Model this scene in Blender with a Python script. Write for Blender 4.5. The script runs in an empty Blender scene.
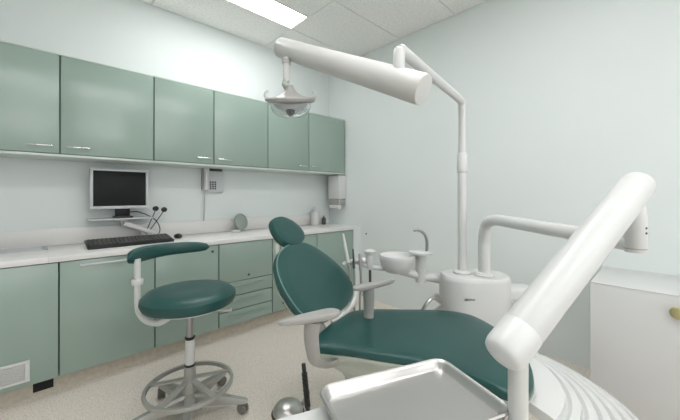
import bpy, bmesh, math, random
from mathutils import Vector, Matrix
random.seed(4)
SC = bpy.context.scene
COL = SC.collection
PI = math.pi

# ------------------------------------------------------------------ frame of reference
# X runs along the cupboard wall, Y towards it. L/D: lateral and depth axes of the view.
CAM_H = 1.17
YAW = math.atan2(.7254, .688)
CY, SY = math.cos(YAW), math.sin(YAW)
FOC = 310.6
def W(l, d, z): return Vector((CY*d + SY*l, SY*d - CY*l, z))
def at(u, v, d):            # a measured point of the photograph at distance d
    return W((u-340)/FOC*d, d, CAM_H + (195-v)/FOC*d)
def on_y(u, v, y):
    t = (u-340)/FOC; k = y/(SY - CY*t)
    return Vector(((CY+SY*t)*k, y, CAM_H + (195-v)/FOC*k))

# ------------------------------------------------------------------ materials
def mat(name, col, rough=.5, metal=0.0, bump=0.0, bscale=60, spec=.5, var=0.03, vscale=6, coat=0.0):
    m = bpy.data.materials.new(name); m.use_nodes = True
    nt = m.node_tree; b = nt.nodes['Principled BSDF']
    tc = nt.nodes.new('ShaderNodeTexCoord')
    n = nt.nodes.new('ShaderNodeTexNoise'); n.inputs['Scale'].default_value = vscale; n.inputs['Detail'].default_value = 4
    r = nt.nodes.new('ShaderNodeValToRGB')
    lo = tuple(max(0, c*(1-var)) for c in col); hi = tuple(min(1, c*(1+var)) for c in col)
    r.color_ramp.elements[0].position = .3; r.color_ramp.elements[1].position = .7
    r.color_ramp.elements[0].color = (*lo, 1); r.color_ramp.elements[1].color = (*hi, 1)
    nt.links.new(tc.outputs['Object'], n.inputs['Vector']); nt.links.new(n.outputs['Fac'], r.inputs['Fac'])
    nt.links.new(r.outputs['Color'], b.inputs['Base Color'])
    b.inputs['Roughness'].default_value = rough; b.inputs['Metallic'].default_value = metal
    b.inputs['Specular IOR Level'].default_value = spec
    if coat: b.inputs['Coat Weight'].default_value = coat; b.inputs['Coat Roughness'].default_value = .12
    if bump:
        n2 = nt.nodes.new('ShaderNodeTexNoise'); n2.inputs['Scale'].default_value = bscale; n2.inputs['Detail'].default_value = 3
        bp = nt.nodes.new('ShaderNodeBump'); bp.inputs['Strength'].default_value = bump; bp.inputs['Distance'].default_value = .004
        nt.links.new(tc.outputs['Object'], n2.inputs['Vector']); nt.links.new(n2.outputs['Fac'], bp.inputs['Height'])
        nt.links.new(bp.outputs['Normal'], b.inputs['Normal'])
    return m
def srgb(r, g, b):
    f = lambda c: (c/255/12.92 if c <= 10 else ((c/255+.055)/1.055)**2.4)
    return (f(r), f(g), f(b))

M = {}
M['wall'] = mat('painted_wall', srgb(222, 228, 227), .6, var=.01, vscale=2, bump=.05, bscale=250)
M['green'] = mat('green_laminate', srgb(147, 166, 156), .26, var=.015, vscale=3, spec=.8)
M['edge'] = mat('pale_green_edge', srgb(206, 215, 209), .35)
M['gap'] = mat('carcass_green', srgb(92, 116, 106), .5)
M['top'] = mat('white_worktop', srgb(228, 226, 224), .3, var=.01)
M['plinth'] = mat('beige_plinth', srgb(190, 182, 168), .5, var=.1, vscale=40)
M['plastic'] = mat('white_plastic', srgb(212, 212, 211), .36, var=.01, coat=.1)
M['plastic_warm'] = mat('ivory_plastic', srgb(206, 205, 202), .38, var=.01, coat=.08)
M['grey'] = mat('light_grey_plastic', srgb(165, 163, 160), .4, var=.02)
M['greygreen'] = mat('grey_green_plastic', srgb(176, 182, 172), .4, var=.02)
M['leather'] = mat('teal_leather', srgb(28, 73, 70), .36, var=.06, vscale=5, bump=.12, bscale=300, spec=.5)
M['highlight_piping'] = mat('teal_highlight_piping', srgb(104, 138, 132), .4)  # paler than the leather: the highlight along the seam is put into this colour
M['chrome'] = mat('chrome', (.75, .76, .76), .16, 1.0, var=.01)
M['satin'] = mat('satin_steel', (.62, .61, .59), .34, 1.0, var=.02, bump=.03, bscale=120)
M['alu'] = mat('cast_aluminium', srgb(172, 171, 166), .42, .45, var=.04, vscale=20)
M['black'] = mat('black_plastic', srgb(22, 23, 25), .4, var=.05)
M['screen'] = mat('dark_screen', srgb(26, 28, 29), .55, var=.02, spec=.25)
M['rubber'] = mat('grey_rubber', srgb(70, 70, 68), .6)
M['dark'] = mat('dark_void', srgb(20, 21, 20), .8)
M['silver'] = mat('silver_plastic', srgb(196, 200, 202), .35, var=.01)
M['brass'] = mat('pale_brass', srgb(186, 176, 130), .3, .7)
M['mirror'] = mat('greenish_mirror', srgb(160, 172, 166), .3, .4)
M['tray'] = mat('brushed_tray_steel', (.56, .55, .54), .36, 1.0, var=.02, bump=.03, bscale=120)
M['caster'] = mat('caster_grey', srgb(120, 118, 114), .5)
M['piston'] = mat('dark_steel', (.33, .33, .33), .3, 1.0)
M['hose'] = mat('grey_hose', srgb(150, 152, 148), .45)
M['cord'] = mat('white_cord', srgb(190, 192, 188), .5)

def glass(name, col, rough=.03):
    m = bpy.data.materials.new(name); m.use_nodes = True
    nt = m.node_tree; b = nt.nodes['Principled BSDF']
    b.inputs['Base Color'].default_value = (*col, 1); b.inputs['Roughness'].default_value = rough
    b.inputs['Transmission Weight'].default_value = .9; b.inputs['IOR'].default_value = 1.2
    n = nt.nodes.new('ShaderNodeTexNoise'); n.inputs['Scale'].default_value = 20
    mp = nt.nodes.new('ShaderNodeMapRange'); mp.inputs['To Min'].default_value = rough*.7; mp.inputs['To Max'].default_value = rough*1.3
    nt.links.new(n.outputs['Fac'], mp.inputs['Value']); nt.links.new(mp.outputs['Result'], b.inputs['Roughness'])
    return m
M['glass'] = glass('clear_cover', (.95, .97, .97), .05)

def emit(name, strength):
    m = bpy.data.materials.new(name); m.use_nodes = True
    b = m.node_tree.nodes['Principled BSDF']
    b.inputs['Base Color'].default_value = (.9, .9, .9, 1)
    b.inputs['Emission Color'].default_value = (.985, .99, .99, 1); b.inputs['Emission Strength'].default_value = strength
    return m
M['lit'] = emit('lit_diffuser', 10.8)
M['fill_glow'] = emit('added_fill_pane', 1.65)  # glow of the added fill panel, brightens ceiling and walls

def floor_mat():
    m = bpy.data.materials.new('speckled_vinyl'); m.use_nodes = True
    nt = m.node_tree; b = nt.nodes['Principled BSDF']; b.inputs['Roughness'].default_value = .42
    tc = nt.nodes.new('ShaderNodeTexCoord')
    v = nt.nodes.new('ShaderNodeTexVoronoi'); v.inputs['Scale'].default_value = 95
    r = nt.nodes.new('ShaderNodeValToRGB'); e = r.color_ramp.elements
    e[0].position = 0; e[0].color = (*srgb(196, 184, 170), 1); e[1].position = .42; e[1].color = (*srgb(238, 229, 221), 1)
    n = nt.nodes.new('ShaderNodeTexNoise'); n.inputs['Scale'].default_value = 160; n.inputs['Detail'].default_value = 5
    r2 = nt.nodes.new('ShaderNodeValToRGB'); r2.color_ramp.elements[0].position = .35; r2.color_ramp.elements[1].position = .62
    r2.color_ramp.elements[0].color = (*srgb(212, 206, 196), 1); r2.color_ramp.elements[1].color = (1, 1, 1, 1)
    mx = nt.nodes.new('ShaderNodeMix'); mx.data_type = 'RGBA'; mx.blend_type = 'MULTIPLY'; mx.inputs['Factor'].default_value = .6
    nt.links.new(tc.outputs['Object'], v.inputs['Vector']); nt.links.new(tc.outputs['Object'], n.inputs['Vector'])
    nt.links.new(v.outputs['Distance'], r.inputs['Fac']); nt.links.new(n.outputs['Fac'], r2.inputs['Fac'])
    nt.links.new(r.outputs['Color'], mx.inputs['A']); nt.links.new(r2.outputs['Color'], mx.inputs['B'])
    nt.links.new(mx.outputs['Result'], b.inputs['Base Color'])
    return m
M['floor'] = floor_mat()

def ceiling_mat():
    m = bpy.data.materials.new('mineral_ceiling_tile'); m.use_nodes = True
    nt = m.node_tree; b = nt.nodes['Principled BSDF']; b.inputs['Roughness'].default_value = .9
    tc = nt.nodes.new('ShaderNodeTexCoord')
    n = nt.nodes.new('ShaderNodeTexNoise'); n.inputs['Scale'].default_value = 55; n.inputs['Detail'].default_value = 6
    r = nt.nodes.new('ShaderNodeValToRGB'); r.color_ramp.elements[0].position = .36; r.color_ramp.elements[1].position = .52
    r.color_ramp.elements[0].color = (*srgb(232, 231, 227), 1); r.color_ramp.elements[1].color = (*srgb(243, 243, 240), 1)
    nt.links.new(tc.outputs['Object'], n.inputs['Vector']); nt.links.new(n.outputs['Fac'], r.inputs['Fac'])
    nt.links.new(r.outputs['Color'], b.inputs['Base Color'])
    bp = nt.nodes.new('ShaderNodeBump'); bp.inputs['Strength'].default_value = .2; bp.inputs['Distance'].default_value = .004
    nt.links.new(n.outputs['Fac'], bp.inputs['Height']); nt.links.new(bp.outputs['Normal'], b.inputs['Normal'])
    return m
M['ceiling'] = ceiling_mat()

# ------------------------------------------------------------------ mesh helpers
class MB:
    def __init__(s): s.bm = bmesh.new()
    def box(s, x0, x1, y0, y1, z0, z1, bev=0.0, seg=2, mx=None):
        t = bmesh.new(); bmesh.ops.create_cube(t, size=1)
        for v in t.verts:
            v.co = Vector((x0+(v.co.x+.5)*(x1-x0), y0+(v.co.y+.5)*(y1-y0), z0+(v.co.z+.5)*(z1-z0)))
        if bev: bmesh.ops.bevel(t, geom=list(t.edges), offset=bev, segments=seg, affect='EDGES', profile=.5)
        return s._add(t, mx)
    def _add(s, t, mx=None):
        if mx is not None: t.transform(mx)
        me = bpy.data.meshes.new('tmp'); t.to_mesh(me); t.free(); s.bm.from_mesh(me); bpy.data.meshes.remove(me)
        return s
    def rings(s, rings, cap0=True, cap1=True, closed=True):
        bm = s.bm; vs = [[bm.verts.new(p) for p in r] for r in rings]; n = len(rings[0])
        for a, b in zip(vs, vs[1:]):
            for i in range(n if closed else n-1):
                j = (i+1) % n
                try: bm.faces.new((a[i], a[j], b[j], b[i]))
                except ValueError: pass
        if cap0: bm.faces.new(list(reversed(vs[0])))
        if cap1: bm.faces.new(vs[-1])
        return s
    def tube(s, pts, rad, n=16, sub=0, capround=False):
        pts = [Vector(p) for p in pts]
        if not isinstance(rad, (list, tuple)): rad = [rad]*len(pts)
        rad = list(rad)
        if sub: pts, rad = smooth(pts, rad, sub)
        if capround:
            d0 = (pts[0]-pts[1]).normalized(); d1 = (pts[-1]-pts[-2]).normalized()
            r0, r1 = rad[0], rad[-1]
            A = [(pts[0]+d0*r0*.38*math.sin(q), r0*(.0001+.9999*math.cos(q))) for q in (1.5, 1.2, .9, .6, .3)]
            B = [(pts[-1]+d1*r1*.38*math.sin(q), r1*(.0001+.9999*math.cos(q))) for q in (.3, .6, .9, 1.2, 1.5)]
            pts = [p for p, _ in A]+pts+[p for p, _ in B]; rad = [r for _, r in A]+rad+[r for _, r in B]
        R = []; up = None
        for i, p in enumerate(pts):
            t = (pts[min(i+1, len(pts)-1)] - pts[max(i-1, 0)]).normalized()
            if up is None:
                up = Vector((0, 0, 1)) if abs(t.z) < .9 else Vector((1, 0, 0))
            x = t.cross(up)
            if x.length < 1e-6: x = t.orthogonal()
            x.normalize(); y = x.cross(t).normalized(); up = y
            R.append([p + (x*math.cos(2*PI*k/n) + y*math.sin(2*PI*k/n))*rad[i] for k in range(n)])
        return s.rings(R)
    def lathe(s, prof, c, n=40, sx=1, sy=1, axis=None, cap0=True, cap1=True):
        c = Vector(c)
        mx = Matrix.Identity(3) if axis is None else Vector((0, 0, 1)).rotation_difference(Vector(axis)).to_matrix()
        R = [[c + mx @ Vector((r*sx*math.cos(2*PI*k/n), r*sy*math.sin(2*PI*k/n), z)) for k in range(n)] for r, z in prof]
        return s.rings(R, cap0, cap1)
    def sphere(s, c, r, sc=(1, 1, 1), mx=None):
        t = bmesh.new(); bmesh.ops.create_uvsphere(t, u_segments=20, v_segments=12, radius=r)
        for v in t.verts: v.co = Vector((v.co.x*sc[0], v.co.y*sc[1], v.co.z*sc[2]))
        if mx is not None: t.transform(mx)
        t.transform(Matrix.Translation(Vector(c))); return s._add(t)
    def pad(s, outline, O, A, B, N, prof):
        # outline in (a, b); prof = list of (k, h): outline scaled about its centre by k at height h along N
        cx = sum(p[0] for p in outline)/len(outline); cy = sum(p[1] for p in outline)/len(outline)
        R = [[O + A*(cx+(a-cx)*k) + B*(cy+(b-cy)*k) + N*h for a, b in outline] for k, h in prof]
        return s.rings(R)
    def build(s, name, m, parent=None, org=None, sharp=35, label=None):
        me = bpy.data.meshes.new(name)
        bmesh.ops.remove_doubles(s.bm, verts=s.bm.verts, dist=1e-6)
        bmesh.ops.recalc_face_normals(s.bm, faces=s.bm.faces)
        if org is None: org = ORG[parent.name] if parent else center_base(s.bm)
        org = Vector(org)
        for v in s.bm.verts: v.co -= org
        s.bm.to_mesh(me); s.bm.free()
        me.materials.append(m)
        for p in me.polygons: p.use_smooth = True
        me.set_sharp_from_angle(angle=math.radians(sharp))
        o = bpy.data.objects.new(name, me); COL.objects.link(o)
        ORG[o.name] = org
        if parent: o.parent = parent
        else: o.location = org
        if label: o['label'] = label
        return o
ORG = {}
def center_base(bm):
    xs = [v.co.x for v in bm.verts]; ys = [v.co.y for v in bm.verts]; zs = [v.co.z for v in bm.verts]
    return ((min(xs)+max(xs))/2, (min(ys)+max(ys))/2, min(zs))
def smooth(pts, rad, sub):
    P = []; Rr = []
    n = len(pts)
    for i in range(n-1):
        p0, p1, p2, p3 = pts[max(i-1, 0)], pts[i], pts[i+1], pts[min(i+2, n-1)]
        for k in range(sub):
            t = k/sub
            P.append(.5*((2*p1)+(p2-p0)*t+(2*p0-5*p1+4*p2-p3)*t*t+(3*p1-p0-3*p2+p3)*t**3))
            Rr.append(rad[i]+(rad[i+1]-rad[i])*t)
    P.append(pts[-1]); Rr.append(rad[-1])
    return P, Rr
def smooth_loop(pts, sub=5):
    n = len(pts); P = []
    for i in range(n):
        p0, p1, p2, p3 = (Vector((*pts[(i+j-1) % n], 0)) for j in range(4))
        for k in range(sub):
            t = k/sub
            q = .5*((2*p1)+(p2-p0)*t+(2*p0-5*p1+4*p2-p3)*t*t+(3*p1-p0-3*p2+p3)*t**3)
            P.append((q.x, q.y))
    return P
def round_rect(w, h, r, n=8):
    P = []
    for cx, cy, a in ((w/2-r, h/2-r, 0), (-w/2+r, h/2-r, PI/2), (-w/2+r, -h/2+r, PI), (w/2-r, -h/2+r, 1.5*PI)):
        for k in range(n+1): P.append((cx+r*math.cos(a+PI/2*k/n), cy+r*math.sin(a+PI/2*k/n)))
    return P
def thing(name, label, cat, loc, group=None):
    o = bpy.data.objects.new(name, None); COL.objects.link(o); o.location = loc
    o.empty_display_size = .05
    o['label'] = label; o['category'] = cat
    if group: o['group'] = group
    ORG[o.name] = Vector(loc)
    return o
def tag(o, label, cat, group=None):
    o['label'] = label; o['category'] = cat
    if group: o['group'] = group
    return o
def struct(o): o['kind'] = 'structure'; return o
EX, EY, EZ = Vector((1, 0, 0)), Vector((0, 1, 0)), Vector((0, 0, 1))

# ------------------------------------------------------------------ the room
XL, XR, YF, YB, ZC = -1.55, 2.655, -2.1, 3.006, 2.78
struct(MB().box(XL, XR, YF, YB, -.1, 0).build('floor', M['floor']))
struct(MB().box(XL-.1, XR+.1, YB, YB+.1, -.1, ZC+.1).build('wall_back', M['wall']))
struct(MB().box(XR, XR+.1, YF, YB, -.1, ZC+.1).build('wall_right', M['wall']))
struct(MB().box(XL-.1, XL, YF, YB, -.1, ZC+.1).build('wall_left', M['wall']))
struct(MB().box(XL-.1, XR+.1, YF-.1, YF, -.1, ZC+.1).build('wall_front', M['wall']))
# ceiling of lay-in tiles: the gaps between them are real grooves
LX = [(-.45, .63), (.66, 1.72)]
cb = MB()
cb.box(XL, XR, YF, YB, ZC+.012, ZC+.1)
xs = [XL, -.43, .65, 1.73, XR]
ys = [YF, -1.7, -1.1, -.5, .1, .7, 1.3, 1.90, 2.51, YB]
LIGHTS = [(.66, 1.725, 2.235, 2.505), (.66, 1.725, .42, .69), (-.42, .64, .42, .69), (.66, 1.725, -1.38, -1.11), (-.42, .64, -1.38, -1.11)]
def cut(x0, x1, y0, y1):
    for (a, b, c, d) in LIGHTS:
        if a < (x0+x1)/2 < b and y0 < (c+d)/2 < y1:
            if c-y0 > .02: cb.box(x0+.003, x1-.003, y0+.003, c-.004, ZC, ZC+.013)
            if y1-d > .02: cb.box(x0+.003, x1-.003, d+.004, y1-.003, ZC, ZC+.013)
            return
    cb.box(x0+.003, x1-.003, y0+.003, y1-.003, ZC, ZC+.013)
for x0, x1 in zip(xs, xs[1:]):
    for y0, y1 in zip(ys, ys[1:]): cut(x0, x1, y0, y1)
struct(cb.build('ceiling', M['ceiling']))
LIGHT_WHERE = ['long lit ceiling light above the wall cupboards', 'lit ceiling light above the dental chair', 'lit ceiling light above the doctor side of the room',
               'lit ceiling light at the rear of the room towards the right wall', 'lit ceiling light at the rear of the room towards the left wall']
for (a, b, c, d), lb in zip(LIGHTS, LIGHT_WHERE):
    t = thing('ceiling_light', lb, 'ceiling light', ((a+b)/2, (c+d)/2, ZC-.004), 'recessed ceiling lights')
    MB().box(a+.008, b-.008, c+.008, d-.008, ZC, ZC+.008).build('diffuser', M['lit'], t)
    f = MB()
    f.box(a, b, c, c+.008, ZC-.004, ZC+.012); f.box(a, b, d-.008, d, ZC-.004, ZC+.012)
    f.box(a, a+.008, c+.008, d-.008, ZC-.004, ZC+.012); f.box(b-.008, b, c+.008, d-.008, ZC-.004, ZC+.012)
    f.build('frame', M['plastic'], t)
# unseen panel with glowing panes, added behind the viewer to even the light
wn = struct(MB().box(-.9, 2.1, YF, YF+.05, 1.0, 2.3).build('fill_panel_1', M['plastic']))
for a, b in ((-.85, .58), (.62, 2.05)):
    MB().box(a, b, YF+.04, YF+.055, 1.05, 2.25).build('fill_panel_pane', M['fill_glow'], wn)
# boxed pipe in the corner beside the worktop
struct(MB().box(2.552, XR, 2.466, YB, 0, .812).build('trim_1', M['wall']))

# ------------------------------------------------------------------ wall cupboards
YW = 2.70
def bow_handle(x0, x1, y, z, r=.005, out=.028):
    h = MB()
    h.tube([(x0, y, z), (x0, y-out*.8, z), (x0+.012, y-out, z), (x1-.012, y-out, z), (x1, y-out*.8, z), (x1, y, z)], r, 10)
    return h
def wall_unit(x0, xm, x1, label, h1, h2):
    t = thing('wall_cabinet', label, 'cupboard', ((x0+x1)/2, (YW+YB)/2, 1.415), 'green wall cupboards')
    MB().box(x0+.001, x1-.001, YW+.020, YB-.001, 1.432, 2.075).build('carcass', M['gap'], t)
    MB().box(x0+.001, x1-.001, YW+.004, YB-.001, 1.418, 1.434, .002).build('light_rail', M['edge'], t)
    MB().box(x0+.001, x1-.001, YW+.002, YB-.001, 2.075, 2.086, .002).build('top_panel', M['edge'], t)
    for (a, b), hh in (((x0, xm), h1), ((xm, x1), h2)):
        d = MB().box(a+.004, b-.004, YW, YW+.019, 1.438, 2.073, .0015).build('door', M['green'], t)
        bow_handle(*hh, YW, 1.482).build('handle', M['chrome'], d)
    return t
wall_unit(-.466, .068, .602, 'green wall cupboard above the sink and monitor, leftmost of the row', (-.082, .03), (.102, .214))
wall_unit(.602, 1.058, 1.586, 'green wall cupboard above the wall telephone, middle of the row', (.917, 1.03), (1.09, 1.21))
wall_unit(1.586, 2.093, 2.640, 'green wall cupboard in the corner above the towel dispenser', (1.95, 2.06), (2.125, 2.235))

# ------------------------------------------------------------------ base cupboards, worktop
YBASE = 2.466
def base_unit(x0, x1, label, ztop=.778, group='green base cupboards under the worktop'):
    t = thing('base_cabinet', label, 'cupboard', ((x0+x1)/2, (YBASE+YB)/2, .098), group)
    MB().box(x0+.001, x1-.001, YBASE+.020, YB-.001, .098, ztop).build('carcass', M['gap'], t)
    return t
def front(t, name, x0, x1, z0, z1): return MB().box(x0+.004, x1-.004, YBASE, YBASE+.019, z0, z1, .0015).build(name, M['green'], t)
def lock(p, x, z):
    return MB().lathe([(.009, 0), (.009, .006), (.007, .008)], (x, YBASE, z), 16, axis=(0, -1, 0)).build('lock', M['rubber'], p, label='dark round lock')
Z0, Z1 = .10, .772
u = base_unit(-.60, .058, 'green base cupboard under the sink with white vent in its door', .70)
d = front(u, 'door', -.60, .058, Z0, Z1)
v = MB()
for bx_ in ((-.36, -.063, .128, .143), (-.36, -.063, .231, .246), (-.36, -.345, .143, .231), (-.083, -.063, .143, .231)):
    v.box(bx_[0], bx_[1], YBASE-.010, YBASE, bx_[2], bx_[3], .002)
v.box(-.345, -.083, YBASE-.002, YBASE, .143, .231)
vo = v.build('vent_grille', M['plastic'], d, label='white louvred vent grille')
s_ = MB()
for k in range(7): s_.box(-.345, -.083, YBASE-.010, YBASE-.002, .1455+k*.0122, .1520+k*.0122, .001)
s_.build('louvre', M['plastic'], d)
u = base_unit(.058, .556, 'green base cupboard with long bar handle under the keyboard')
d = front(u, 'door', .058, .556, Z0, Z1); bow_handle(.153, .383, YBASE, .745, .006, .032).build('handle', M['silver'], d)
u = base_unit(.556, 1.006, 'green base cupboard behind the stool with lock in top corner')
d = front(u, 'door', .556, 1.006, Z0, Z1); lock(d, .955, .725)
u = base_unit(1.006, 1.495, 'green base cupboard with flap door above three drawers')
d = front(u, 'door', 1.006, 1.495, .455, Z1); lock(d, 1.262, .49)
for z0, z1 in ((.337, .449), (.219, .331), (.10, .213)):
    d = front(u, 'drawer', 1.006, 1.495, z0, z1)
    MB().box(1.08, 1.40, YBASE-.014, YBASE, z1-.040, z1-.028, .003).build('pull', M['green'], d)
u = base_unit(1.495, 2.015, 'green base cupboard with low lock behind the chair headrest')
d = front(u, 'door', 1.495, 2.015, Z0, Z1); lock(d, 1.61, .165)
u = base_unit(2.015, 2.545, 'green base cupboard nearest the right wall corner')
d = front(u, 'door', 2.015, 2.545, Z0, Z1); lock(d, 2.08, .165)
pl = MB().box(-.60, 2.545, YBASE+.05, YB-.001, 0, .098).build('plinth', M['plinth'])
tag(pl, 'beige plinth strip along the floor under the base cupboards', 'plinth')
MB().box(-.052, .035, YBASE+.046, YBASE+.05, .03, .086).build('vent_slot', M['dark'], pl, label='black open slot')

wt = thing('worktop', 'long white worktop on the green base cupboards', 'worktop', (1.0, 2.73, .778))
slab = MB()
SX0, SX1, SY0, SY1 = -.62, .012, 2.80, 2.975
slab.box(-.62, SX1, 2.448, SY0, .778, .812, .003); slab.box(SX1, 2.551, 2.448, YB-.001, .778, .812, .003)
slab.box(-.62, SX1, SY1, YB-.001, .778, .812, .003)
slab.build('slab', M['top'], wt)
MB().box(-.62, 2.551, YB-.018, YB-.001, .812, .930, .003).build('upstand', M['top'], wt)
sk = thing('sink', 'white sink bowl let into left end of worktop', 'sink', (-.304, 2.8875, .70))
b = MB()
out = [(x-.304, y+2.8875) for x, y in round_rect(.630, .173, .03)]
cx, cy = -.304, 2.8875
R = []
for k, z in ((1, .812), (1.0, .816), (.965, .816), (.94, .806), (.9, .74), (.84, .715), (.3, .71)):
    R.append([(cx+(x-cx)*k, cy+(y-cy)*k, z) for x, y in out])
b.rings(R, False, True); b.build('bowl', M['silver'], sk)
MB().lathe([(.022, 0), (.022, .003), (.012, .003)], (-.304, 2.8875, .71), 20).build('drain', M['chrome'], sk)

# ------------------------------------------------------------------ things on the worktop
ZT = .812
# monitor on its stand
my = 2.86
p0, p1 = on_y(90, 209.5, my), on_y(148.5, 171, my)
mt = thing('monitor', 'flat computer monitor with silver bezel on a raised shelf', 'monitor', ((p0.x+p1.x)/2, my, p0.z-.045))
x0, x1, z0, z1 = p0.x, p1.x, p0.z, p1.z+.005
fr = MB()
bw = .018
fr.box(x0, x1, my, my+.035, z0, z0+bw+.004, .003); fr.box(x0, x1, my, my+.035, z1-bw, z1, .003)
fr.box(x0, x0+bw, my, my+.035, z0+bw, z1-bw, .003); fr.box(x1-bw, x1, my, my+.035, z0+bw, z1-bw, .003)
fr.build('bezel', M['silver'], mt)
MB().box(x0+bw-.002, x1-bw+.002, my+.004, my+.045, z0+bw, z1-bw+.002, .002).build('screen', M['screen'], mt, label='dark switched-off screen')
zs = .996                     # top of the shelf
xm = (x0+x1)/2
MB().box(xm-.03, xm+.065, my+.03, my+.06, zs+.01, z0+.1, .006).build('neck', M['black'], mt)
MB().box(xm-.04, xm+.075, my-.03, my+.10, zs, zs+.014, .005).build('foot', M['black'], mt)
mt.location.z = zs
for ch in mt.children:
    for vtx in ch.data.vertices: vtx.co.z += ORG[mt.name].z - zs
# shelf riser
rs = thing('monitor_shelf', 'thin white shelf on a bracket carrying the monitor', 'shelf', (xm, my+.03, ZT))
MB().box(x0-.012, x1+.02, my-.06, my+.125, zs-.012, zs, .004).build('board', M['silver'], rs)
BM = Matrix.Translation((xm+.11, my+.03, .915)) @ Matrix.Rotation(math.radians(24), 4, 'Y')
MB().box(-.10, .11, -.05, .05, -.016, .016, .006, mx=BM).build('bracket', M['plastic'], rs)
MB().box(xm+.03, xm+.22, -.03+my, my+.10, ZT, ZT+.018, .005).build('base_plate', M['plastic'], rs)
MB().tube([(xm+.17, my+.035, ZT+.016), (xm+.15, my+.035, .905)], .022, 14).build('column', M['plastic'], rs)
MB().tube([(xm+.02, my+.035, zs-.011), (xm+.04, my+.035, .94)], .03, 14).build('neck', M['plastic'], rs)
# keyboard
kc = Vector((.455, 2.685, ZT)); ka = math.radians(2)
kx = Vector((math.cos(ka), math.sin(ka), 0)); ky = Vector((-math.sin(ka), math.cos(ka), 0))
kb = thing('keyboard', 'black computer keyboard on the worktop below the monitor', 'keyboard', kc)
KM = Matrix.Translation(kc) @ Matrix.Rotation(ka, 4, 'Z') @ Matrix.Rotation(math.radians(10), 4, 'X') @ Matrix.Scale(1.16, 4) @ Matrix.Translation((0, 0, .005))
MB().box(-.225, .225, -.075, .075, .008, .024, .005, mx=KM).build('case', M['black'], kb)
kk = MB()
for r_ in range(6):
    for c_ in range(20):
        if r_ == 0 and 5 < c_ < 11: continue
        xx = -.214+c_*.0214; yy = -.062+r_*.0208
        kk.box(xx+.001, xx+.0195, yy, yy+.017, .0235, .031, .0015, 1, mx=KM)
    if r_ == 0: kk.box(-.0845, .020, -.062, -.045, .0235, .031, .0015, 1, mx=KM)
kk.build('keys', M['rubber'], kb, label='dark grey keys')
ms = thing('mouse', 'black computer mouse on the worktop right of the keyboard', 'mouse', (.80, 2.80, ZT))
MB().sphere((.80, 2.80, ZT+.016), .05, (.62, 1, .42)).build('shell', M['black'], ms)
MB().lathe([(.006, -.004), (.006, .004)], (.80, 2.775, ZT+.036), 12, axis=(1, 0, 0)).build('wheel', M['rubber'], ms)
# forked stalk with two round ends
q0 = on_y(143, 232, 2.90); q1 = on_y(155.5, 208.5, 2.90); q2 = on_y(164, 209.5, 2.90)
st = thing('webcam_stalk', 'black forked stalk with two round heads beside the monitor', 'webcam', (q0.x, 2.90, ZT))
MB().lathe([(.022, 0), (.022, .008), (.008, .012)], (q0.x, 2.90, ZT), 18).build('base', M['black'], st)
s1 = MB(); s1.tube([(q0.x, 2.90, ZT+.01), (q0.x+.015, 2.895, ZT+.05), (q1.x-.01, 2.90, q1.z-.04), (q1.x, 2.90, q1.z)], .0035, 8, 6)
s1.tube([(q0.x, 2.90, ZT+.01), (q0.x+.03, 2.90, ZT+.045), (q2.x-.02, 2.90, q2.z-.04), (q2.x, 2.90, q2.z)], .0035, 8, 6)
s1.build('stem', M['black'], st)
for q in (q1, q2): MB().sphere((q.x, 2.895, q.z), .023, (1, .7, .9)).build('head', M['black'], st)
# monitor cables
cb_ = MB()
cb_.tube([(xm+.07, my+.055, zs+.04), (xm+.14, my+.09, zs+.035), (xm+.25, my+.10, zs-.03), (xm+.27, my+.02, ZT+.07), (xm+.20, my-.075, ZT+.025), (xm+.06, my-.085, ZT+.03), (xm-.03, my-.07, ZT+.006)], .004, 8, 8)
tag(cb_.build('cable', M['black']), 'black cable looping from the monitor to the worktop', 'cable')
# wall telephone
a0, a1 = on_y(199.5, 193, YB), on_y(222, 167, YB)
ph = thing('telephone', 'white wall telephone under the middle wall cupboard', 'telephone', ((a0.x+a1.x)/2, YB, a0.z))
pw = a1.x-a0.x; zz0, zz1 = a0.z, a1.z
MB().box(a0.x+.062, a1.x-.004, YB-.045, YB-.001, zz0+.01, zz1-.005, .006).build('body', M['silver'], ph)
hs = MB()
hx = a0.x+.036
hs.tube([(hx, YB-.062, zz0+.035), (hx, YB-.072, zz0+.08), (hx, YB-.072, zz1-.08), (hx, YB-.062, zz1-.03)], [.026, .021, .021, .026], 14, 5, True)
hs.build('handset', M['plastic'], ph)
MB().box(a0.x+.012, a0.x+.06, YB-.035, YB-.001, zz0+.03, zz1-.02, .005).build('cradle', M['grey'], ph)
MB().box(a0.x+.075, a1.x-.018, YB-.048, YB-.044, zz1-.05, zz1-.022, .001).build('display', M['rubber'], ph, label='dark display')
kp = MB()
for i in range(3):
    for j in range(4): kp.box(a0.x+.078+i*.022, a0.x+.092+i*.022, YB-.049, YB-.044, zz0+.035+j*.02, zz0+.05+j*.02, .001, 1)
kp.build('keypad', M['rubber'], ph, label='dark keypad')
MB().tube([(hx, YB-.06, zz0+.03), (hx+.002, YB-.03, zz0-.02), (hx, YB-.024, zz0-.15), (hx-.004, YB-.024, .931)], .006, 8, 6).build('cord', M['cord'], ph)
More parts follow.
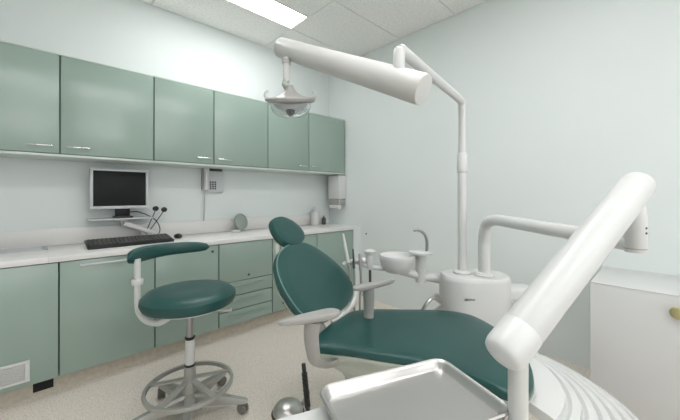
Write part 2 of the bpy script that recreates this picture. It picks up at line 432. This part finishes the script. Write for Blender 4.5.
# small tilting mirror on the worktop
mc = Vector((1.395, 2.90, ZT))
mi = thing('shaving_mirror', 'small round greenish tilting mirror standing on the worktop', 'mirror', mc)
ax = Vector((.30, -.92, .25)).normalized()
MB().lathe([(.074, -.005), (.076, 0), (.074, .005)], mc+Vector((.01, 0, .095)), 32, axis=ax).build('disc', M['mirror'], mi)
MB().lathe([(.080, -.006), (.082, 0), (.080, .006), (.0755, .006), (.0755, -.006)], mc+Vector((.011, .001, .095)), 32, axis=ax, cap0=False, cap1=False).build('rim', M['grey'], mi)
mm = MB(); mm.tube([mc+Vector((-.07, -.03, .006)), mc+Vector((-.03, 0, .02)), mc+Vector((.0, .02, .06))], .008, 10, 4); mm.box(mc.x-.10, mc.x-.02, mc.y-.05, mc.y+.01, ZT, ZT+.02, .008)
mm.build('stand', M['plastic'], mi)
# soap bottles
def bottle(x, y, w, h, m, label, pump):
    t = thing('soap_bottle', label, 'bottle', (x, y, ZT), 'bottles on the worktop')
    MB().lathe([(w*.9, 0), (w, .006), (w, h*.62), (w*.8, h*.72), (w*.35, h*.76), (w*.35, h*.8)], (x, y, ZT), 20).build('body', M[m], t)
    p = MB(); p.lathe([(w*.42, h*.78), (w*.42, h*.86), (w*.15, h*.87), (w*.15, h)], (x, y, ZT), 14)
    if pump: p.tube([(x, y, ZT+h), (x-.02, y-.02, ZT+h), (x-.035, y-.035, ZT+h-.01)], .005, 8)
    p.build('pump', M['plastic'] if pump else M['black'], t)
bottle(2.36, 2.925, .052, .22, 'plastic', 'white pump soap bottle at the right end of the worktop', True)
bottle(2.46, 2.88, .026, .11, 'rubber', 'small black bottle beside the white soap bottle', False)
# towel dispenser on the right wall
td = thing('towel_dispenser', 'white paper towel dispenser on the right wall above the worktop', 'dispenser', (XR, 2.80, 1.03))
MB().box(XR-.125, XR-.001, 2.685, 2.885, 1.12, 1.405, .012, 3).build('case', M['plastic'], td)
MB().box(XR-.118, XR-.001, 2.70, 2.875, 1.05, 1.118, .006).build('outlet', M['grey'], td, label='grey towel outlet')
MB().tube([(XR-.09, 2.71, 1.03), (XR-.09, 2.87, 1.03)], .03, 16).build('towel_roll', M['top'], td)
tr = MB(); tr.tube([(XR-.13, 2.675, 1.43), (XR-.13, 2.675, 1.08), (XR-.12, 2.675, 1.04), (XR-.06, 2.675, 1.03)], .004, 8)
tr.build('edge_trim', M['silver'], td)
# little dark fixings on the right wall
sc = MB().lathe([(.008, 0), (.008, .008), (.005, .010)], (XR-.001, 2.36, .73), 12, axis=(-1, 0, 0)).build('wall_screw', M['rubber'])
tag(sc, 'tiny dark screw in the right wall above the instrument holder', 'screw')

# ------------------------------------------------------------------ low white cabinet at the right wall
lc = thing('low_cabinet', 'low white cabinet against the right wall', 'cabinet', (2.4, -.55, 0))
d = MB().box(2.129, XR-.001, -1.5, .286, 0, .6985, .003).build('body', M['plastic'], lc)
MB().box(2.128, XR-.001, -1.5, .287, .6985, .703, .001).build('top_panel', M['plastic'], lc)
kp_ = on_y(678, 312, .105)
MB().lathe([(.012, 0), (.012, .012), (.028, .018), (.03, .026), (.02, .032)], (2.129, -.035, .628), 18, axis=(-1, 0, 0)).build('knob', M['brass'], d, label='pale brass knob')

# ------------------------------------------------------------------ stool
SL, SD = -.797, 1.65
S0 = W(SL, SD, 0)
stl = thing('dental_stool', 'round teal leather stool with chrome foot ring and curved backrest', 'stool', S0)
def so(l, d, z): return W(SL+l, SD+d, z)
zs_ = .588
MB().lathe([(.0, 0), (.19, .0), (.222, .012), (.232, .035), (.228, .058), (.205, .078), (.15, .086), (.07, .083), (.001, .080)], S0+EZ*zs_, 56, cap0=False, cap1=False).build('seat', M['leather'], stl)
MB().lathe([(.12, zs_-.012), (.17, zs_-.012), (.17, zs_+.002), (.12, zs_+.002)], S0, 32).build('seat_plate', M['plastic'], stl)
MB().lathe([(.018, .40), (.018, zs_-.01)], S0, 20).build('piston', M['piston'], stl)
MB().lathe([(.022, .0), (.026, .01), (.026, .012), (.022, .014)], S0+EZ*.405, 20).build('collar', M['black'], stl)
MB().lathe([(.023, .27), (.023, .405)], S0, 20).build('gas_cylinder', M['plastic'], stl)
MB().lathe([(.026, 0), (.026, .014)], S0+EZ*.262, 20).build('lower_collar', M['black'], stl)
MB().lathe([(.034, .06), (.040, .08), (.034, .14), (.026, .265)], S0, 24).build('hub', M['alu'], stl)
rg = MB(); rr = .21; zr = .165
N_ = 64
prof = [(rr-.009, -.010), (rr+.006, -.010), (rr+.009, 0), (rr+.006, .010), (rr-.009, .010)]
Rg = [[S0+Vector((r*math.cos(2*PI*k/N_), r*math.sin(2*PI*k/N_), zr+z)) for k in range(N_)] for r, z in prof+prof[:1]]
rg.rings(Rg, False, False); rg.build('foot_ring', M['alu'], stl)
def hdir(deg): a = math.radians(deg); return W(math.cos(a), math.sin(a), 0)
sp = [None]
for k in range(5):
    dr = hdir(40+72*k); sd = Vector((-dr.y, dr.x, 0))
    MB().rings([[S0+dr*q+sd*w+EZ*(zr+h+dz) for w, h in ((-.013, -.005), (.013, -.005), (.013, .005), (-.013, .005))] for q, dz in ((.025, .03), (rr-.004, 0))]).build('ring_spoke', M['alu'], stl)
for k in range(5):
    a = 3+72*k; dr = hdir(a); sd = Vector((-dr.y, dr.x, 0))
    L = []
    for q, w, zt, zb in ((.02, .028, .125, .05), (.10, .026, .118, .062), (.20, .022, .098, .062), (.285, .018, .080, .058), (.30, .012, .076, .060)):
        L.append([S0+dr*q+sd*x*w+EZ*z for x, z in ((-1, zb), (1, zb), (1, zt-.012), (.6, zt), (-.6, zt), (-1, zt-.012))])
    lg = MB().rings(L).build('leg', M['alu'], stl)
    c = S0+dr*.285
    cm = MB()
    tr_ = hdir(a+60)
    cm.lathe([(.024, -.019), (.027, -.016), (.027, -.004), (.02, -.004), (.02, .004), (.027, .004), (.027, .016), (.024, .019)], c+EZ*.0275+hdir(a+150)*.012, 22, axis=tr_)
    cm.lathe([(.006, .03), (.006, .062)], c, 10)
    cm.build('caster', M['caster'], lg, label='dark twin-wheel caster')
# curved backrest: padded arc around the seat
bk = MB(); R = []
na = 26
for i in range(na):
    t = i/(na-1); a = math.radians(190 - 104*t)
    c = so(-.027+.275*math.cos(a), .27*math.sin(a), .850-.012*(1-t)**3)
    rad = Vector(W(math.cos(a), math.sin(a), 0))
    e = min(1, math.sqrt(max(0, 1-(abs(2*t-1)**6))))*.96+.04
    hgt = (.044-.014*t)*e; th = (.026-.006*t)*e
    R.append([c+rad*th*math.copysign(abs(math.cos(q))**.7, math.cos(q))+EZ*hgt*math.copysign(abs(math.sin(q))**.7, math.sin(q)) for q in [2*PI*k/20 for k in range(20)]])
bk.rings(R); bk.build('backrest', M['leather'], stl)
br = MB()
br.tube([so(-.04, -.02, zs_-.02), so(-.09, -.02, zs_-.055), so(-.16, -.01, zs_-.095), so(-.23, 0, zs_-.088), so(-.27, 0, zs_-.045), so(-.279, 0, zs_+.02), so(-.279, 0, zs_+.13)], [.015]*7, 14, 5)
br.build('bracket', M['plastic'], stl)
MB().tube([so(-.279, 0, zs_+.11), so(-.279, 0, .83)], .016, 14).build('back_post', M['plastic'], stl)
MB().lathe([(.026, 0), (.028, .004), (.028, .026), (.026, .03)], so(-.279, 0, zs_+.105), 18).build('clamp', M['plastic'], stl)
MB().tube([so(.03, -.02, zs_-.014), so(.15, .0, zs_-.03), so(.215, .01, zs_-.03)], [.006, .006, .010], 10, 4, True).build('lever', M['plastic_warm'], stl)

# ------------------------------------------------------------------ dental chair
h = math.radians(-21)
CA = W(math.cos(h), math.sin(h), 0); CB = W(-math.sin(h), math.cos(h), 0)
CO = W(-.02, 1.43, .58)
def ch(s, w, z): return CO + CA*s + CB*w + EZ*(z-.58)
dc = thing('dental_chair', 'teal leather dental chair reclined in the middle of the room', 'dental chair', (ch(.25, 0, 0).x, ch(.25, 0, 0).y, 0))
seat2 = [(-.032, -.06), (-.024, .04), (.0, .135), (.035, .2), (.12, .25), (.243, .291), (.35, .33), (.439, .355), (.53, .362), (.60, .335), (.67, .25), (.73, .144), (.762, .02), (.765, -.09), (.752, -.185), (.726, -.25), (.694, -.28), (.655, -.277), (.601, -.248), (.502, -.205), (.393, -.192), (.257, -.199), (.141, -.206), (.05, -.222), (-.008, -.222), (-.034, -.165)]
so2 = smooth_loop(seat2, 4)
MB().pad(so2, CO, CA, CB, EZ, [(.95, -.031), (.985, -.029), (1.0, -.024), (1.0, -.012), (.985, -.004), (.95, .001), (.8, .004), (.5, .004), (.05, .003)]).build('seat', M['leather'], dc)
MB().pad(so2, CO, CA, CB, EZ, [(.74, -.12), (.90, -.075), (.99, -.046), (1.008, -.037), (1.006, -.030), (.9, -.028)]).build('seat_shell', M['greygreen'], dc)
th = math.radians(52)
h2 = math.radians(-24)
A2 = W(math.cos(h2), math.sin(h2), 0); B2 = W(-math.sin(h2), math.cos(h2), 0)
bd = -A2*math.cos(th)+EZ*math.sin(th); bn = A2*math.sin(th)+EZ*math.cos(th)
back2 = [(.375, -.125), (.418, -.05), (.436, .05), (.42, .18), (.34, .285), (.225, .365), (.135, .385), (.075, .35), (.045, .28), (.028, .18), (.03, .05), (.05, -.09), (.12, -.168), (.225, -.185), (.31, -.17)]
bo2 = smooth_loop(back2, 5)
MB().pad(bo2, CO, bd, B2, bn, [(.9, -.044), (.97, -.04), (1.0, -.032), (1.0, -.012), (.985, -.004), (.95, .0), (.75, .0), (.4, -.003), (.05, -.004)]).build('backrest', M['leather'], dc)
cxy = (sum(p[0] for p in bo2)/len(bo2), sum(p[1] for p in bo2)/len(bo2))
MB().tube([CO+bd*(cxy[0]+(a-cxy[0])*.997)+B2*(cxy[1]+(b-cxy[1])*.997)-bn*.007 for a, b in bo2+bo2[:1]], .003, 8).build('highlight_piping', M['highlight_piping'], dc, label='pale cord around the backrest with the seam highlight in its colour')
MB().pad(bo2, CO-bd*.012, bd, B2, bn, [(.5, -.10), (.8, -.085), (.95, -.055), (.97, -.046), (.8, -.044)]).build('back_shell', M['greygreen'], dc)
MB().tube([CO+bd*s_-B2*0+B2*w_-bn*.012 for s_, w_ in ((.015, .0), (.006, .09), (.004, .18), (.022, .292), (.058, .366), (.10, .40))], [.006, .013, .016, .016, .013, .006], 12, 4, True).build('back_rim', M['plastic_warm'], dc, label='light grey rim below the backrest')
# headrest
HO = CO - bn*.0
head2 = [(.585, .01), (.603, .065), (.598, .13), (.558, .193), (.497, .222), (.45, .197), (.425, .135), (.425, .055), (.455, .0), (.52, -.018)]
ho2 = smooth_loop(head2, 5)
MB().pad(ho2, HO, bd, B2, bn, [(.85, -.040), (.96, -.036), (1.0, -.026), (1.0, -.008), (.97, .0), (.9, .004), (.6, .006), (.05, .007)]).build('headrest', M['leather'], dc)
MB().tube([HO+bd*.36-B2*.01-bn*.07, HO+bd*.44-B2*.005-bn*.06, HO+bd*.52+B2*.05-bn*.034], .018, 12, 4).build('headrest_stem', M['greygreen'], dc)
# hinge covers between back and seat
for w in (-.03, .15):
    MB().tube([ch(.10, w, .49), ch(.0, w, .50), ch(-.05, w, .54), CO+bd*.14+B2*w-bn*.07], [.03, .032, .028, .022], 14, 4).build('hinge_arm', M['grey'], dc)
# armrests
def armrest(p_tip, p_end, wide, stem, lab):
    ax_ = (p_end-p_tip); ln = ax_.length; ax_.normalize(); sx_ = Vector((-ax_.y, ax_.x, 0))
    o = smooth_loop([(0, 0), (.25*ln, wide*.26), (.6*ln, wide*.42), (.9*ln, wide*.45), (ln, 0), (.9*ln, -wide*.45), (.6*ln, -wide*.42), (.25*ln, -wide*.26)], 5)
    a = MB().pad(o, p_tip, ax_, sx_, EZ, [(.75, -.018), (.94, -.013), (1, -.004), (.98, .002), (.9, .005), (.5, .006), (.05, .006)]).build('armrest', M['grey'], dc, label=lab)
    st_ = MB(); R = []
    pts, rd = smooth([Vector(p) for p in stem], [1]*len(stem), 6)
    for i, p in enumerate(pts):
        t = (pts[min(i+1, len(pts)-1)]-pts[max(0, i-1)]).normalized()
        n2 = CB; x = t.cross(n2).normalized()
        k = 1-.35*i/len(pts)
        R.append([p+x*.030*k*math.cos(q)+n2*.016*math.sin(q) for q in [2*PI*j/16 for j in range(16)]])
    st_.rings(R); st_.build('bracket', M['grey'], a)
tipn = W(-.205, 1.02, .752); endn = W(.0, 1.115, .756)
armrest(tipn, endn, .064, [W(-.095, 1.07, .735), W(-.10, 1.08, .68), W(-.095, 1.09, .62), W(-.085, 1.11, .573), W(-.05, 1.16, .535), W(-.0, 1.22, .515), W(.06, 1.28, .505)], 'near grey armrest')
tipf = W(.275, 1.55, .748); endf = W(.06, 1.41, .748)
armrest(tipf, endf, .05, [W(.132, 1.465, .738), W(.137, 1.48, .68), W(.137, 1.49, .61), W(.135, 1.48, .555), W(.13, 1.44, .53)], 'far grey armrest')
# pedestal and base
pd = MB()
c0 = ch(.30, 0, 0)
def prect(w, l, z, r=.06, s=.28): return [ch(s+a, b, z) for a, b in round_rect(l, w, r)]
pd.rings([prect(.34, .58, .0), prect(.35, .60, .02), prect(.34, .58, .05), prect(.26, .44, .09), prect(.22, .36, .2), prect(.24, .42, .40), prect(.28, .48, .46)])
pd.build('pedestal', M['greygreen'], dc)
# ribbed apron beyond the foot end: a curved shell of concentric steps
ap = MB()
KC = W(.45, 1.21, 0)
top_ = [(.235, .512), (.25, .522), (.33, .510)]
r0, z0_ = .345, .506
for k in range(6):
    top_ += [(r0, z0_), (r0+.004, z0_-.019), (r0+.010, z0_-.020), (r0+.020, z0_-.011)]
    r0 += .041; z0_ -= .0165
top_ += [(.592, .402), (.600, .390), (.600, .33)]
prof = top_ + [(.588, .33), (.575, .375), (.36, .470), (.25, .490), (.237, .495)]
R = []
for i in range(49):
    a = math.radians(-58 + 94*i/48)
    R.append([KC + W(r*math.cos(a), r*math.sin(a), z) for r, z in prof])
ap.rings(R); ap.build('ribbed_apron', M['plastic'], dc, label='white ribbed apron at the foot end')
MB().tube([ch(.42, .0, .38), ch(.52, .0, .44), KC+W(.32, -.02, .475)], .03, 14, 4).build('apron_bracket', M['greygreen'], dc)

# ------------------------------------------------------------------ dental unit with cuspidor
UC = W(.768, 1.78, 0)
du = thing('dental_unit', 'white dental water unit with spittoon beside the chair', 'dental unit', UC)
uo = round_rect(.385, .26, .12, 8)
def ur(k, z): return [UC + W(a*k, b*k - .0*a, 0) + EZ*z for a, b in uo]
MB().rings([ur(.93, 0), ur(.985, .03), ur(.99, .66)]).build('body', M['plastic'], du)
tp = MB()
def urt(k, z): return [UC + W(a*k, b*k, 0) + EZ*z for a, b in uo]
tp.rings([urt(.99, .66), urt(.99, .694), urt(.975, .708), urt(.93, .718), urt(.8, .723), urt(.4, .724)])
tp.build('top_cover', M['plastic'], du)
# maker's mark on the body front: small dark letters
def lettering(txt, loc, rotz, size, m, parent, name='lettering'):
    cu = bpy.data.curves.new('txt', 'FONT'); cu.body = txt; cu.size = size; cu.extrude = .0008; cu.align_x = 'CENTER'; cu.align_y = 'CENTER'
    o = bpy.data.objects.new('txt', cu); COL.objects.link(o)
    dg = bpy.context.evaluated_depsgraph_get(); dg.update()
    me = bpy.data.meshes.new_from_object(o.evaluated_get(dg)); bpy.data.objects.remove(o); bpy.data.curves.remove(cu)
    mx = Matrix.Translation(loc - ORG[parent.name]) @ Matrix.Rotation(rotz, 4, 'Z') @ Matrix.Rotation(PI/2, 4, 'X')
    me.transform(mx); me.materials.clear(); me.materials.append(m); me.name = name
    o = bpy.data.objects.new(name, me); COL.objects.link(o); o.parent = parent
    return o
lettering('SIRONA', W(.690, 1.78-.1295, .612), YAW-PI/2, .016, M['black'], du)
# side block to the right
sb = MB(); q = W(.99, 1.86, 0)
SBM = Matrix.Translation(W(1.02, 1.82, 0)) @ Matrix.Rotation(YAW-PI/2, 4, 'Z')
sb.box(-.10, .10, -.06, .06, .56, .64, .02, 3, mx=SBM); sb.build('side_block', M['plastic'], du)
# cuspidor arm, bowl
ZA = .665
DCU = 1.84
bc = at(397, 262, DCU)
p_u = W(.62, 1.80, .66)
ar = MB(); ar.tube([W(.66, 1.80, .675), at(441, 279, DCU), at(420, 275.5, DCU), at(400, 271, DCU)], [.027, .027, .024, .020], 14, 4)
ar.build('spittoon_arm', M['plastic'], du)
bw_ = MB()
bz = at(397, 262, DCU).z; bx = W((397-340)/FOC*DCU, DCU, 0)
bw_.lathe([(.05, bz-.058), (.068, bz-.055), (.082, bz-.040), (.095, bz-.012), (.103, bz+.018), (.105, bz+.036), (.102, bz+.044), (.095, bz+.042), (.086, bz+.020), (.06, bz-.008), (.02, bz-.016)], bx, 40)
bw_.build('spittoon_bowl', M['plastic'], du)
f = MB(); fb = at(424, 270, DCU); fx = W((424-340)/FOC*DCU, DCU, 0)
f.lathe([(.030, at(0, 282, DCU).z), (.030, at(0, 256, DCU).z), (.034, at(0, 255, DCU).z), (.068, at(0, 253.5, DCU).z), (.070, at(0, 251.5, DCU).z), (.06, at(0, 251, DCU).z)], fx+W(-.02, 0, 0), 30)
f.build('cup_stand', M['plastic'], du)
MB().tube([at(426.5, 252, DCU), at(427, 243, DCU), at(425.5, 236, DCU), at(421.5, 231.5, DCU), at(417, 229.8, DCU), at(413.5, 230.5, DCU)], .0085, 12, 5).build('tap', M['piston'], du, label='curved steel tap')
# suction holder row
sh = MB(); sh.tube([at(388, 268.5, DCU), at(371, 267, DCU), at(357, 262.5, DCU), at(344, 264.5, DCU)], [.016, .015, .012, .012], 12, 4)
sh.build('holder_arm', M['plastic'], du)
cup = W((370-340)/FOC*DCU, DCU, 0); zc = at(0, 260, DCU).z
MB().lathe([(.018, zc-.05), (.024, zc-.03), (.024, zc+.03), (.033, zc+.042), (.034, zc+.054), (.02, zc+.06)], cup, 24).build('filter_cup', M['plastic'], du)
for x_, y_ in ((345, 264), (352, 262), (358, 261), (363.5, 260.5)):
    MB().sphere(at(x_, y_, DCU-.012), .017).build('holder', M['plastic'], du)
def hand(pts, r, m, label, hosepts):
    t = thing('suction_handpiece', label, 'dental handpiece', at(*hosepts[-1]), 'handpieces hanging in the spittoon holders')
    MB().tube([at(*p) for p in pts], r, 10, 4, True).build('handle', M[m], t)
    MB().tube([at(*p) for p in hosepts], .0065, 8, 6).build('hose', M['hose'], t)
DH = DCU-.04
hand([(343, 234, DH), (345, 245, DH), (348, 262, DH)], [.006, .009, .011], 'plastic', 'white slanted handpiece leftmost in the spittoon holders', [(348, 262, DH), (350, 275, DH), (351, 300, DH), (352, 330, DH)])
hand([(353, 249, DH), (353.5, 258, DH), (354, 268, DH)], [.004, .006, .008], 'rubber', 'thin dark handpiece standing beside the white one', [(354, 268, DH), (354.5, 280, DH), (354, 300, DH), (355, 330, DH)])
hand([(359.5, 254, DH), (360, 260, DH), (360.5, 270, DH)], [.007, .009, .009], 'grey', 'grey handpiece nearest the white filter cup', [(360.5, 270, DH), (361, 285, DH), (360, 300, DH), (360, 330, DH)])
MB().tube([at(370, 270, DCU), at(370.3, 290, DCU)], .008, 10).build('drain_tube', M['rubber'], du, label='dark tube below the filter cup')
hk = MB(); hk.tube([at(422, 311, 1.7), at(428, 302, 1.7), at(434, 298, 1.72), at(441, 303, 1.75)], .010, 10, 5); hk.tube([at(436, 294, 1.72), at(440, 300, 1.74)], .010, 10); hk.tube([at(432, 312, 1.7), at(441, 306, 1.75)], .008, 10)
hk.build('hose_hook', M['satin'], du)

# ------------------------------------------------------------------ operating lamp: post, fixed arm, sprung arm, head
PL, PDp = .70, 1.78
lb = W(PL, PDp, .722)
ol = thing('operating_lamp', 'white dental operating lamp on a tall post with thick arm', 'lamp', lb)
MB().lathe([(.050, .7245), (.051, .732), (.046, .738), (.03, .742)], W(PL, PDp, 0), 28).build('post_foot', M['plastic'], ol)
zc1 = at(0, 172, PDp).z; zc2 = at(0, 153, PDp).z; ztop = at(0, 97, PDp).z
MB().lathe([(.0245, .735), (.0245, zc1)], W(PL, PDp, 0), 24).build('post', M['plastic'], ol)
MB().lathe([(.0245, zc1-.004), (.0245, zc1-.0005)], W(PL, PDp, 0), 24).build('post_seam', M['rubber'], ol)
MB().lathe([(.027, zc1), (.028, zc1+.005), (.028, zc2-.01), (.022, zc2)], W(PL, PDp, 0), 24).build('collar', M['plastic'], ol)
zarm = ztop - .022
PV = W(.225, 1.18, zarm+.016)
pst = W(PL, PDp, zarm-.004)
dirv = (PV-pst)
up_ = MB(); up_.tube([W(PL, PDp, zc2-.005), W(PL, PDp, zarm-.10), pst+dirv*.014-EZ*.035, pst+dirv*.055-EZ*.002, pst+dirv*.5, PV+dirv*-.05, PV-dirv*.012-EZ*.004, PV-EZ*.022, PV-EZ*.098],
    [.0205, .0205, .0205, .0205, .021, .022, .0225, .0225, .022], 18, 4)
up_.build('fixed_arm', M['plastic'], ol)
T0 = at(281.5, 48, 1.60); T1 = at(419, 88.5, 1.15)
tdir = (T1-T0).normalized()
MB().tube([T0-tdir*.016, T0-tdir*.012, T0, T1-tdir*.066], [.030, .041, .049, .0565], 32).build('sprung_arm', M['plastic_warm'], ol)
MB().tube([T1-tdir*.066, T1-tdir*.064, T1+tdir*.012, T1+tdir*.020, T1+tdir*.022], [.0572, .0575, .0582, .055, .048], 32).build('end_cap', M['plastic_warm'], ol)
MB().lathe([(.026, 0), (.026, .010)], PV-EZ*.100, 24).build('pivot_ring', M['rubber'], ol, label='dark pivot ring')
# lamp head
LD = 1.53
LHc = at(290.5, 98, LD); ux = W(1, 0, 0); uz = EZ
sm = MB(); sm.tube([at(286.5, 58, LD), at(286.5, 78, LD), at(287, 82, LD)], [.017, .017, .013], 16)
sm.build('stem', M['plastic_warm'], ol)
MB().lathe([(.021, 0), (.021, .02)], at(286.5, 64, LD), 18).build('stem_joint', M['grey'], ol)
kn = MB(); kn.tube([at(286.5, 80, LD), at(285, 84, LD), at(289, 90, LD), at(290.5, 94, LD)], [.013, .015, .018, .03], 16, 4)
kn.tube([at(283, 83.5, LD-.01), at(287, 86, LD-.012)], .009, 10, 0, True)
kn.build('knuckle', M['greygreen'], ol)
hd = MB(); zl = LHc.z; lc_ = Vector((LHc.x, LHc.y, 0))
hd.lathe([(.014, zl+.060), (.020, zl+.044), (.034, zl+.026), (.060, zl+.010), (.095, zl+.001), (.120, zl+.002), (.125, zl-.003), (.122, zl-.014), (.105, zl-.024), (.06, zl-.026)], lc_, 48)
head = hd.build('lamp_head', M['grey'], ol)
cv = MB(); cv.lathe([(.100, zl-.0265), (.099, zl-.045), (.09, zl-.066), (.07, zl-.084), (.04, zl-.094), (.002, zl-.097), (.002, zl-.094), (.038, zl-.091), (.068, zl-.081), (.087, zl-.064), (.096, zl-.045), (.097, zl-.0265)], lc_, 48, cap0=False, cap1=False)
cv.build('clear_cover', M['glass'], head, label='clear domed cover')
rf = MB(); rf.lathe([(.085, zl-.027), (.075, zl-.045), (.045, zl-.062), (.016, zl-.07), (.014, zl-.066), (.03, zl-.035)], lc_, 40); rf.build('reflector', M['silver'], head)
MB().lathe([(.006, zl-.084), (.018, zl-.076), (.022, zl-.060), (.018, zl-.045)], lc_ + W(.004, -.045, 0), 20).build('bulb_shield', M['black'], head, label='black bulb shield')
for s in (-1, 1):
    c = lc_ + W(s*.112, 0, zl)
    MB().tube([c, c+W(s*.010, 0, .010), c+W(s*.008, 0, .024), c+W(-s*.004, 0, .034)], [.009, .010, .008, .005], 12, 4, True).build('grip', M['plastic'], head)

# the head is tipped so that its rim lies edge-on above the chair
TM = Matrix.Translation(LHc-ORG[ol.name]) @ Matrix.Rotation(math.radians(17), 4, W(1, 0, 0)) @ Matrix.Translation(-(LHc-ORG[ol.name]))
for o_ in [head]+list(head.children): o_.data.transform(TM)

# ------------------------------------------------------------------ delivery arm and console
da = thing('instrument_table', 'white swinging instrument table on arm in front of the chair', 'dental instrument table', W(.783, 1.72, .722))
PB = W(.798, 1.72, 0)
MB().lathe([(.050, .7245), (.051, .733), (.046, .742), (.033, .746)], PB, 28).build('arm_foot', M['plastic'], da)
za = 1.043
EL = W(.775, .815, 0)
pb = W(.798, 1.72, za); e3 = Vector((EL.x, EL.y, za)); dv = (e3-pb).normalized()
MB().tube([W(.798, 1.72, .74), W(.798, 1.72, za-.19), W(.798, 1.72, za-.12), pb+dv*.03-EZ*.035, pb+dv*.12-EZ*.003, pb+dv*.25, pb+dv*.6, e3], [.031, .031, .031, .030, .028, .027, .025, .023], 20, 5).build('horizontal_arm', M['plastic'], da)
eb = MB(); eb.lathe([(.021, 1.020), (.0235, 1.025), (.0235, 1.115), (.022, 1.127), (.019, 1.16)], EL, 28)
eb.build('elbow', M['plastic'], da)
MB().lathe([(.0237, 1.029), (.0237, 1.0315)], EL, 28).build('elbow_seam', M['grey'], da)
tA = at(635.5, 186.5, .80); tB = at(505.5, 351, .605); td_ = (tB-tA).normalized()
MB().tube([tA, tB-td_*.05], [.0385, .0385], 32, 0, True).build('sprung_arm', M['plastic'], da)
MB().tube([tA-td_*.012, tA+td_*.006], [.036, .0392], 32, 0, True).build('upper_cap', M['plastic'], da)
MB().tube([tB-td_*.055, tB-td_*.002, tB+td_*.008], [.0392, .0392, .037], 32, 0, True).build('lower_cap', M['plastic'], da)
MB().lathe([(.0185, 0), (.0185, .06)], EL+EZ*1.145, 20).build('elbow_pin', M['plastic'], da)
for z in (1.085, 1.072):
    MB().lathe([(.003, 0), (.003, .002)], EL+W(.2793, -.9602, 0)*.0225+EZ*z, 10, axis=W(.2793, -.9602, 0)).build('screw', M['rubber'], da)
pp = at(518, 395, .60)
MB().tube([Vector((pp.x, pp.y, tB.z-.01)), Vector((pp.x, pp.y, .70))], .0175, 20).build('drop_post', M['plastic_warm'], da)
# console under the tray
ta = Vector(W(.927, .374, 0)).normalized(); tb = Vector(W(.374, -.927, 0)).normalized()   # along far edge / towards the viewer
h_ = .42
CA_ = W(-.048*1.618*h_, 1.618*h_, 0); CBt = W(.3059*1.882*h_, 1.882*h_, 0); CC = W(.547*1.445*h_, 1.445*h_, 0)
tw = (CBt-CA_).length+.005; tl = .215
con = MB()
cc = CA_ + ta*(tw/2-.15) + tb*(.155) 
co = [(a, b) for a, b in round_rect(tw+.30, .30, .03)]
con.rings([[cc+ta*(a*k)+tb*(b*k)+EZ*z for a, b in co] for k, z in ((.95, .655), (1, .665), (1, .706), (.99, .712), (.9, .713))])
con.build('console', M['plastic'], da)
# ribbed black handle on the far side
ba, bb = at(303.5, 364, .80), at(308, 410, .80)
rbk = MB(); rbk.tube([ba, bb, bb+(bb-ba).normalized()*.02], .0055, 10, 0, True)
dd = (bb-ba)
for k in range(9):
    p = ba+dd*(.22+.085*k); rbk.tube([p-dd.normalized()*.003, p+dd.normalized()*.003], .0075, 12)
rbk.build('ribbed_handle', M['black'], da, label='black ribbed handle')
MB().tube([bb, bb+EZ*-.03+(cc-bb)*.1, Vector(((bb.x*.6+cc.x*.4), bb.y*.6+cc.y*.4, .685))], .008, 10, 4).build('handle_bracket', M['grey'], da)
MB().pad(round_rect(.22, .14, .02), CA_ + ta*(tw/2) + tb*.12 + EZ*.713, ta, tb, EZ, [(1, 0), (1, .0155)]).build('tray_rest', M['grey'], da)
# metal tray on the console
tw += .036; tc = CA_ + ta*(tw/2-.018) + tb*(tl/2-.004)
ty = MB()
def tr2(ins, z): return [tc+ta*a+tb*b+EZ*z for a, b in round_rect(tw-2*ins, tl-2*ins, max(.010, .034-ins))]
ty.rings([tr2(.014, .729), tr2(.006, .732), tr2(.0035, .744), tr2(.0, .746), tr2(-.002, .750), tr2(.001, .753), tr2(.006, .750), tr2(.0085, .746), tr2(.012, .737), tr2(.017, .7325), tr2(.03, .732)], True, True)
tag(ty.build('metal_tray', M['tray']), 'rectangular metal instrument tray in front of the chair', 'tray')

# foot control on the floor
fc = at(288, 406, 1.66); fp = Vector((fc.x, fc.y, 0))
ft = thing('foot_control', 'round chrome foot control on the floor beside the chair', 'foot control', fp)
MB().lathe([(.085, 0), (.088, .008), (.084, .016)], fp, 32).build('base', M['rubber'], ft)
MB().lathe([(.080, .016), (.078, .030), (.066, .048), (.045, .060), (.02, .066), (.001, .067)], fp, 36, cap1=False).build('dome', M['satin'], ft)
MB().tube([fp+W(.07, .03, .03), fp+W(.095, .05, .055), fp+W(.10, .06, .085)], .012, 10, 3, True).build('pedal', M['grey'], ft)

# ------------------------------------------------------------------ camera, view
cam = bpy.data.cameras.new('camera'); co_ = bpy.data.objects.new('camera', cam); COL.objects.link(co_)
cam.sensor_fit = 'HORIZONTAL'; cam.sensor_width = 36; cam.lens = FOC/680*36; cam.shift_y = -15/680; cam.clip_start = .02
co_.location = (0, 0, CAM_H); co_.rotation_euler = (PI/2, 0, YAW-PI/2)
SC.camera = co_
w = bpy.data.worlds.new('world'); SC.world = w; w.use_nodes = True
w.node_tree.nodes['Background'].inputs['Color'].default_value = (.8, .85, .85, 1); w.node_tree.nodes['Background'].inputs['Strength'].default_value = .2
SC.view_settings.view_transform = 'Standard'; SC.view_settings.look = 'None'; SC.view_settings.gamma = 1
SC.view_settings.exposure = 0.42
